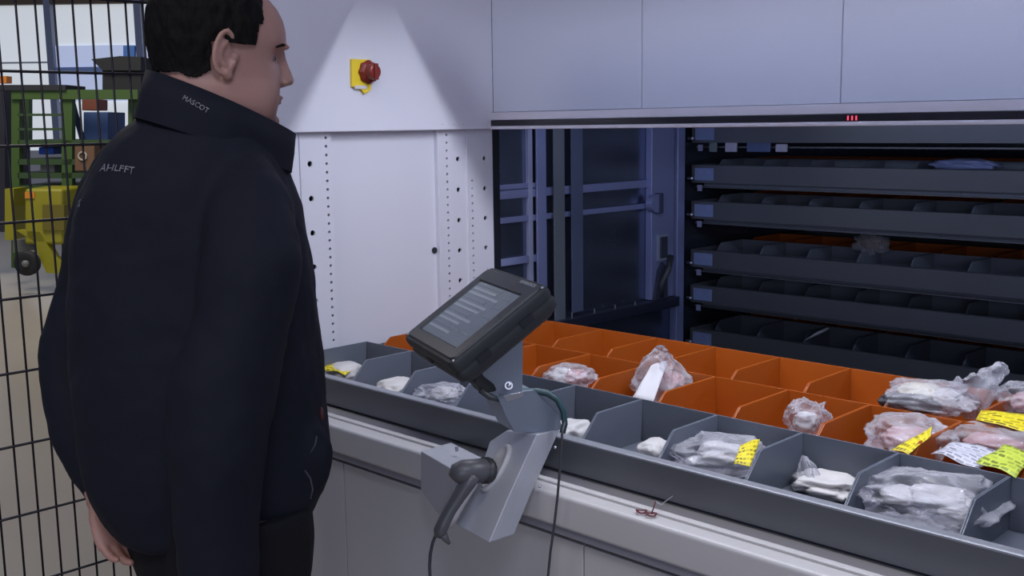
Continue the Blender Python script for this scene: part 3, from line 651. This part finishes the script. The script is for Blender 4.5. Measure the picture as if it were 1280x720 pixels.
obj('scanner_cable',MB().tube([sp(545,668),sp(541,678,.01),sp(538,692,.015),sp(537,708,.02),sp(538,730,.02),at(545,790,d_),at(560,900,d_+.02)],.0032,8),cable_m,None,smooth=True,label='thin dark cable hanging from the barcode scanner grip',cat='cable')
da=(bk(697,515,.01)-CP).dot(CF)
tl=[(640,492),(655,489),(670,489),(685,492),(697,500),(704,514),(706,530),(703,541)]
for i,(nm,off,lab) in enumerate((('power_cable',0,'thick teal cable looping over the right of the bracket'),)):
    obj(nm,MB().tube([at(x,y,da-.012) for x,y in tl],.0062,10),teal,None,smooth=True,label=lab,cat='cable')
obj('data_cable',MB().tube([at(x,y-3,da-.004) for x,y in tl[2:-1]]+[onpl(x,y,(0,1.435,0),(0,1,0)) for x,y in ((703,538),(702,556),(700,585),(697,620),(693,655),(688,690),(685,720),(682,770),(680,900))],.0026,8),cable_m,None,smooth=True,label='long thin dark cable dropping past the stand to the floor',cat='cable')
# twisted red wire ornament on a thread
wo_=onz(808,642,.803)
orn=MB()
for cx_,s_ in ((-.011,1),(.011,-1)):
    for rr in (.010,.0075): orn.tube([wo_+Vector((cx_+rr*math.cos(t*math.pi/8),rr*.9*math.sin(t*math.pi/8),.002+.0015*math.sin(t*.8))) for t in range(17)],.0011,6)
orn.tube([wo_+Vector((.008,.004,0)),wo_+Vector((.008,.012,.012)),wo_+Vector((.010,.014,.022))],.0013,6)
obj('wire_ornament',orn,mat('dark_red_wire',(.13,.02,.03),.4),None,smooth=True,label='small dark red twisted wire loop lying on the white bench ledge',cat='wire')
obj('thread',MB().tube([wo_+Vector((.010,.014,.022)),onpl(826,631,(0,1.53,0),(0,1,0)),onpl(841,620,(0,1.552,0),(0,1,0))],.0009,6),labelw,None,smooth=True,label='pale thread from the red wire loop up to the tray edge',cat='thread')

# ================================================================ THE MAN
skin=mat('skin',(.38,.205,.165),.5,noise_amt=.12,noise_scale=14,bump=.08,bump_scale=120)
skin.node_tree.nodes['Principled BSDF'].inputs['Subsurface Weight'].default_value=.08
hairm=mat('black_hair',(.004,.0035,.0035),.75,spec=.15,noise_amt=.4,noise_scale=70,bump=.5,bump_scale=160,stretch=(1,1,.5))
jack=mat('navy_softshell',(.0056,.0070,.0145),.8,spec=.25,noise_amt=.12,noise_scale=10,bump=.15,bump_scale=500)
trou=mat('black_work_trousers',(.005,.005,.007),.8,spec=.25,bump=.2,bump_scale=500)
man=empty('person',(-1.70,.95,0),'man with short black hair in a navy jacket and black trousers, looking toward the terminal','person')
HF=D2R(70); hf=Vector((math.cos(HF),math.sin(HF),0)); hl=Vector((-math.sin(HF),math.cos(HF),0)); hz=Vector((0,0,1))
tl_=D2R(-4); hz2=(hz*math.cos(tl_)-hf*math.sin(tl_)); hf2=(hf*math.cos(tl_)+hz*math.sin(tl_))
HO=at(271,151,1.89)
def H(x,y,z): return HO+hf2*x+hl*y+hz2*z
prof=[(-.030,.060,-.055,.050),(-.012,.082,-.070,.060),(.000,.095,-.082,.073),(.014,.101,-.088,.079),(.028,.103,-.092,.082),(.042,.105,-.096,.083),(.056,.106,-.099,.082),(.075,.107,-.103,.078),(.092,.107,-.106,.0785),(.108,.107,-.108,.079),(.122,.110,-.110,.080),(.134,.1155,-.111,.0805),(.146,.1175,-.112,.081),(.162,.116,-.112,.0805),(.180,.111,-.110,.079),(.198,.101,-.103,.074),(.213,.087,-.091,.066),(.226,.066,-.072,.052),(.235,.040,-.046,.034),(.239,.014,-.018,.012)]
def ipr(z):
    if z<=prof[0][0]: return prof[0][1:]
    for a,b in zip(prof,prof[1:]):
        if z<=b[0]:
            t=(z-a[0])/(b[0]-a[0]); return tuple(a[i]*(1-t)+b[i]*t for i in (1,2,3))
    return prof[-1][1:]
def headring(z,seg=48,grow=0,g2=None):
    xf,xb,w_=ipr(z); out=[]
    cx=(xf+xb)/2; a=(xf-xb)/2+grow
    for i in range(seg):
        t=2*math.pi*i/seg; c_,s_=math.cos(t),math.sin(t)
        e=2/(2.25+.5*max(0,1-abs(z-.03)/.05))
        x=cx+a*math.copysign(abs(c_)**e,c_); y=(w_+grow)*math.copysign(abs(s_)**e,s_)
        if c_>0:   # narrower face toward the front
            y*=1-.10*max(0,c_)**2
            y*=1
        out.append((x,y,z))
    return out
bmb=MB()
rings=[]
for a in prof:
    R_=headring(a[0]); R2=[]
    for (x,y,z) in R_:
        # eye sockets
        for sy in (-1,1):
            d=math.hypot((y-sy*.034)/.020,(z-.114)/.014)
            if x>.06: x-=.009*math.exp(-d*d)
            d=math.hypot((y-sy*.045)/.022,(z-.070)/.022)
            if x>.04: x+=.004*math.exp(-d*d)
        R2.append(H(x,y,z))
    rings.append(R2)
bmb.loft(rings)
# nose, lips, chin, jowl, brow
bmb.loft([[H(x0+dx*c,w_*s,z) for c,s in [(math.cos(t),math.sin(t)) for t in [2*math.pi*k/12 for k in range(12)]]] for z,x0,dx,w_ in ((.134,.103,.013,.009),(.118,.105,.015,.009),(.102,.107,.019,.011),(.088,.108,.025,.014),(.078,.108,.026,.017),(.070,.107,.020,.015),(.065,.104,.010,.010))])
bmb.ball(H(.124,0,.079),.011,.012,.010)
for s in (-1,1): bmb.ball(H(.116,s*.012,.074),.010,.008,.007)
bmb.ball(H(.099,0,.047),.009,.022,.0055); bmb.ball(H(.097,0,.037),.009,.020,.0055)
bmb.ball(H(.088,0,.004),.020,.024,.016)
for s in (-1,1): bmb.ball(H(.098,s*.026,.134),.018,.024,.007); pass
bmb.ball(H(.050,0,-.030),.062,.062,.040)       # double chin
# near and far ear
for s in (-1,1):
    ex,ey,ez=.002,s*.080,.112
    loop=[]; rad=[]
    for k in range(19):
        t=D2R(-70+ (300)*k/18)   # from lobe front around the back to the crus
        rx=.019; rz=.036
        X_=ex-rx*math.sin(t)*1.0 -.004*math.cos(t); Z_=ez-rz*math.cos(t)
        if t>math.pi: X_=ex-rx*math.sin(t)*.9
        loop.append(H(X_-.006,ey+s*(.012+.004*math.sin(t)),Z_)); rad.append(.0048)
    bmb.tube(loop,rad,8)
    bmb.ball(H(ex-.010,ey+s*.004,ez-.002),.016,.006,.032,16,Matrix((hf2,hl,hz2)).transposed())
    bmb.ball(H(ex-.002,ey+s*.008,ez-.036),.010,.006,.012,12,Matrix((hf2,hl,hz2)).transposed())
    bmb.ball(H(ex+.012,ey+s*.002,ez-.006),.006,.005,.009,10,Matrix((hf2,hl,hz2)).transposed())
    bmb.tube([H(ex-.004,ey+s*.012,ez+.018),H(ex-.014,ey+s*.014,ez+.004),H(ex-.014,ey+s*.013,ez-.014),H(ex-.004,ey+s*.012,ez-.024)],.0038,8)
# neck
nr=[]
for z,cx,rx,ry in ((-.16,-.035,.105,.100),(-.10,-.028,.092,.086),(-.05,-.022,.086,.080),(.0,-.024,.080,.075),(.04,-.030,.074,.070),(.08,-.03,.066,.062)):
    nr.append([H(cx+rx*math.cos(t*math.pi/16),ry*math.sin(t*math.pi/16),z) for t in range(32)])
bmb.loft(nr)
# torso rows measured on the photograph: (py, left, right) at ~1.92 m, half depth
DT=1.93
rowsT=[(128,205,318,.10),(142,186,332,.125),(158,162,340,.145),(180,140,350,.16),(205,122,357,.17),(235,108,366,.18),(265,100,376,.185),(300,96,384,.19),(350,96,390,.195),(400,98,395,.20),(450,100,402,.205),(500,104,406,.205),(550,110,411,.205),(590,116,414,.20),(615,127,408,.19),(634,141,390,.18)]
def trow(py,l,r,b,shr=0,seg=40,dd=DT):
    c=at((l+r)/2,py,dd); a=(r-l)/2/F*dd-shr; b=b-shr
    return [c+rh*(a*math.copysign(abs(math.cos(t))**.88,math.cos(t)))+fh*(b*math.copysign(abs(math.sin(t))**.88,math.sin(t))) for t in [2*math.pi*k/seg for k in range(seg)]]
bmb.loft([trow(*r_,shr=.03+.03*(i_>11)) for i_,r_ in enumerate(rowsT)])
# arms
RA=[at(300,215,1.86),at(314,262,1.79),at(318,330,1.74),at(300,420,1.72),at(276,490,1.70),at(270,560,1.69),at(272,640,1.69),at(275,715,1.70),at(278,800,1.70)]
RR=[.050,.072,.080,.078,.084,.078,.068,.062,.058]
LA=[at(215,188,1.96),at(176,196,2.01),at(158,212,2.04),at(143,245,2.08),at(131,300,2.11),at(116,370,2.13),at(93,430,2.12),at(94,490,2.10),at(108,550,2.06),at(130,600,2.02),at(142,618,2.0)]
LR=[.050,.055,.058,.072,.074,.070,.066,.064,.062,.052,.044]
bmb.tube(RA,[r_-.022 for r_ in RR],14); bmb.tube(LA,[r_-.018 for r_ in LR],14)
# left hand at the hip, fingers curled (far side), right hand below the frame
def hand(mb,w,dirv,out,nrm,s=1.0,curl=.5):
    """w wrist, dirv finger direction, out thumb side, nrm palm normal"""
    d=dirv.normalized(); o=(out-d*out.dot(d)).normalized(); n_=d.cross(o)*(1 if d.cross(o).dot(nrm)>0 else -1)
    mb.loft([[w+d*a+o*(rx*math.cos(t*math.pi/8))+n_*(ry*math.sin(t*math.pi/8)) for t in range(16)] for a,rx,ry in ((-.03*s,.026*s,.021*s),(0,.027*s,.020*s),(.03*s,.038*s,.017*s),(.07*s,.043*s,.015*s),(.09*s,.041*s,.012*s))])
    for i,(oo,L,r_) in enumerate(((.031,.072,.0092),(.011,.080,.0096),(-.010,.074,.0092),(-.030,.058,.0082))):
        b0=w+d*.075*s+o*oo*s; p=[b0]; ang=0; cur=b0
        for k,f_ in enumerate((.45,.32,.25)):
            ang+=curl*(.7+.35*k); cur=cur+(d*math.cos(ang)+n_*math.sin(ang))*L*f_*s; p.append(cur)
        mb.tube([p[0]-d*.015*s]+p,[r_*s,r_*s,r_*.98*s,r_*.9*s,r_*.75*s],10); mb.ball(p[-1],r_*.75*s)
    t0=w+d*.02*s+o*.026*s
    mb.tube([t0,t0+(d*.6+o*.7)*.034*s,t0+(d*.85+o*.55+n_*.3)*.058*s,t0+(d*.95+o*.3+n_*.5)*.080*s],[.014*s,.0125*s,.0108*s,.008*s],10)
wl=at(127,628,1.88); hand(bmb,wl,(at(143,672,1.86)-wl),(at(100,640,1.84)-wl)*-1,rh*.6-fh*.8,.92,.32)
bmb.tube([at(132,598,1.97),wl],[.032,.026],12)
wr_=RA[-1]+Vector((0,0,-.02)); bmb.tube([RA[-2],wr_],[.034,.027],12); hand(bmb,wr_,Vector((.05,.1,-1)),Vector((.1,1,0)),Vector((-1,.2,0)),1.0,.3)
# pelvis and legs
BF=D2R(72); bf=Vector((math.cos(BF),math.sin(BF),0)); br_=Vector((math.sin(BF),-math.cos(BF),0))
hipc=at(282,650,1.92)
def ring(c,rx,ry,seg=24): return [c+br_*(rx*math.cos(2*math.pi*k/seg))+bf*(ry*math.sin(2*math.pi*k/seg)) for k in range(seg)]
def leg(mb,s,g):
    t=hipc+br_*(.095*s); rr=[]
    for z,rx,ry,o in ((.86,.10,.125,0),(.78,.102,.125,0),(.62,.088,.098,.01),(.50,.072,.080,.015),(.42,.066,.072,.01),(.32,.064,.068,-.01),(.16,.052,.056,-.015),(.09,.046,.052,-.015)):
        c=Vector((t.x,t.y,z))+bf*o+br_*(.02*s*(1-z)); rr.append(ring(c,rx+g,ry+g))
    mb.loft(rr); return Vector((t.x,t.y,0))+br_*.02*s
f1=leg(bmb,1,-.014); f2=leg(bmb,-1,-.014)
for f_ in (f1,f2): bmb.tube([f_+Vector((0,0,.10))-bf*.015,f_+Vector((0,0,.06))+bf*.01,f_+Vector((0,0,.045))+bf*.10,f_+Vector((0,0,.035))+bf*.16],[.042,.044,.036,.026],12)
body=obj('body',bmb,skin,man,smooth=True)
r1=body.modifiers.new('remesh','REMESH'); r1.mode='VOXEL'; r1.voxel_size=.0036; r1.use_smooth_shade=True
s1=body.modifiers.new('smooth','SMOOTH'); s1.factor=.5; s1.iterations=3
# eyes
for s in (-1,1):
    e=obj('eye',MB().ball(H(.0800,s*.033,.114),.0125,.0125,.0125,20),mat('eye_white',(.14,.11,.10),.4),man,smooth=True)
    obj('iris',MB().ball(H(.0888,s*.033,.1135),.0055,.0055,.0055,12),mat('iris_dark',(.02,.012,.008),.2),e,smooth=True)
    obj('eyebrow',MB().tube([H(.108,s*.014,.131),H(.111,s*.026,.137),H(.103,s*.042,.137),H(.089,s*.056,.131)],[.003,.0042,.004,.002],8,.7),hairm,man,smooth=True)
# hair cap: dense shell cut to the hairline
nz,ns=150,240; vs_=[];keep=[]
zs=[.055+(.2395-.055)*i/nz for i in range(nz+1)]
def hairkeep(x,y,z):
    n_=.004*noise.noise(Vector((x*60,y*60,z*60)))
    if z>.205: return x<.062+n_-.25*abs(y)*0
    if z>.165: return x<.060+n_
    if z>.150: return x<.054+n_
    if z>.128: return x<.050+n_ 
    if x<-.024: return z>.074+.25*max(0,x+.06)+n_*1.5-.010*math.exp(-((x+.045)/.015)**2)
    if x<.018: return z>.150
    return False
hm=MB(); hv=[]
for z in zs:
    xf,xb,w_=ipr(z)
    for (x,y,zz) in headring(z,ns):
        r_=Vector((x,y,0)); fx=max(0,min(1,((.06-x)/.03))); edge=max(.25,min(1,(z-.07)/.06))
        g=(.0035+.006*min(1,fx)*edge)*(1+.5*noise.noise(Vector((x*90,y*90,z*40))))+.0015*noise.noise(Vector((x*220,y*220,z*70)))
        nrm_=Vector((x/.11,y/.08,max(0,z-.15)/.09*1.1)).normalized(); q=Vector((x,y,zz))+nrm_*g
        hv.append((x,y,z,q))
hm.v=[H(*q) for _,_,_,q in hv]
for k in range(nz):
    for i in range(ns):
        j=(i+1)%ns; ids=(k*ns+i,k*ns+j,(k+1)*ns+j,(k+1)*ns+i)
        if all(hairkeep(*hv[a][:3]) for a in ids): hm.f.append(ids)
hm.f.append(tuple(range(nz*ns,(nz+1)*ns)))
ho=obj('hair',hm,hairm,man,smooth=True); so_=ho.modifiers.new('solid','SOLIDIFY'); so_.thickness=-.010; so_.offset=-1 if False else 1
# jacket
jm=MB(); jm.loft([trow(*r_) for r_ in rowsT])
jm.tube(RA,RR,20); jm.tube(LA,LR,20)
hem=[trow(628,138,398,.186),trow(640,148,393,.182),trow(650,160,386,.176)]
jm.loft(hem)
jm.ball(at(392,572,1.86),.035,.04,.06)
jo=obj('jacket',jm,jack,man,smooth=True,label='dark navy softshell jacket with faint lettering on the back')
r2=jo.modifiers.new('remesh','REMESH'); r2.mode='VOXEL'; r2.voxel_size=.007; r2.use_smooth_shade=True
s2=jo.modifiers.new('smooth','SMOOTH'); s2.factor=.7; s2.iterations=22
tx=bpy.data.textures.new('cloth_folds','CLOUDS'); tx.noise_scale=.11; tx.noise_depth=2
dm=jo.modifiers.new('folds','DISPLACE'); dm.texture=tx; dm.strength=.016; dm.mid_level=.5; dm.texture_coords='LOCAL'
# collar
def colring(up,t_,off=0):
    out=[]
    for k in range(64):
        a=2*math.pi*k/64; c_,s_=math.cos(a),math.sin(a)
        x=.010+(.128+off)*c_ ; y=(.098+off)*s_*(1-.25*max(0,c_)); s=(x+.118)/.256
        z=(.078*(1-s)+(-.016)*s) if up else (-.004*(1-s)+(-.085)*s)
        if not up: x-=.012; x=x*1.03; y*=1.05
        out.append((x,y,z))
    return out
cm=MB(); 
outer=[[H(*p_) for p_ in colring(False,0,.004)]]
mid=[H(*[(a_+b_)/2 for a_,b_ in zip(p_,q_)]) for p_,q_ in zip(colring(False,0,.004),colring(True,0,.004))]
cm.loft([outer[0],mid,[H(*p_) for p_ in colring(True,0,.002)],[H(*p_) for p_ in colring(True,0,-.006)],[H(*[(a_+b_)/2 for a_,b_ in zip(p_,q_)]) for p_,q_ in zip(colring(False,0,-.008),colring(True,0,-.008))],[H(*p_) for p_ in colring(False,0,-.008)]],cap=False)
co=obj('collar',cm,jack,man,smooth=True)
# lettering on the back and collar
ink=mat('faint_grey_print',(.16,.16,.19),.6)
def surf_text(name,body_,px,py,dep,ux,uy,size):
    return textmesh(name,body_,at(px,py,dep),ux,uy,size,ink,man,.0006)
def wrapped(name,body_,px,py,dep,ux,uy,size,target,m_=ink):
    o=surf_text(name,body_,px,py,dep,ux,uy,size); o.data.materials[0]=m_
    sw_=o.modifiers.new('wrap','SHRINKWRAP'); sw_.target=target; sw_.wrap_method='NEAREST_SURFACEPOINT'; sw_.wrap_mode='ABOVE_SURFACE'; sw_.offset=.0015
    return o
wrapped('back_lettering','AHLFFT',157,222,1.795,rh*.75-fh*.45,hz,.020,jo)
wrapped('back_lettering','T S',114,264,1.83,rh*.7-fh*.5,hz,.018,jo)
wrapped('collar_lettering','MASCOT',242,131,1.77,CR*33-CU*17,CU*33+CR*17,.0125,co,mat('collar_print',(.30,.30,.33),.6))
obj('pocket_trim',MB().tube([at(x,y,1.765) for x,y in ((381,588),(388,598),(391,612),(388,624))],.0014,6),mat('trim_grey',(.045,.045,.06),.6),man,smooth=True)
obj('pocket_trim',MB().tube([at(x,y,1.735) for x,y in ((396,545),(394,556),(388,566))],.0012,6),MATS['trim_grey'],man,smooth=True)
obj('red_tab',MB().ball(at(402,517,1.79),.005,.004,.012),mat('tab_red',(.05,.006,.01),.6),man,smooth=True)
# trousers, shoes
tm=MB(); leg(tm,1,0); leg(tm,-1,0)
hipr=[]
for py,l,r_,b in ((626,156,386,.165),(650,164,388,.165),(680,173,391,.16),(720,187,388,.15),(760,196,380,.14)): hipr.append(trow(py,l,r_,b))
tm.loft(hipr)
to=obj('trousers',tm,trou,man,smooth=True)
r3=to.modifiers.new('remesh','REMESH'); r3.mode='VOXEL'; r3.voxel_size=.008; r3.use_smooth_shade=True
s3=to.modifiers.new('smooth','SMOOTH'); s3.factor=.5; s3.iterations=6
for f_ in (f1,f2):
    sh=MB(); sh.loft([[f_+bf*(c_+a_*math.cos(t*math.pi/12))+br_*(b_*math.sin(t*math.pi/12))+Vector((0,0,z)) for t in range(24)] for z,c_,a_,b_ in ((0,.05,.150,.052),(.03,.05,.150,.052),(.06,.035,.125,.046),(.09,-.01,.070,.042),(.12,-.012,.060,.044))])
    obj('shoe',sh,mat('black_leather',(.01,.01,.01),.45),man,smooth=True)
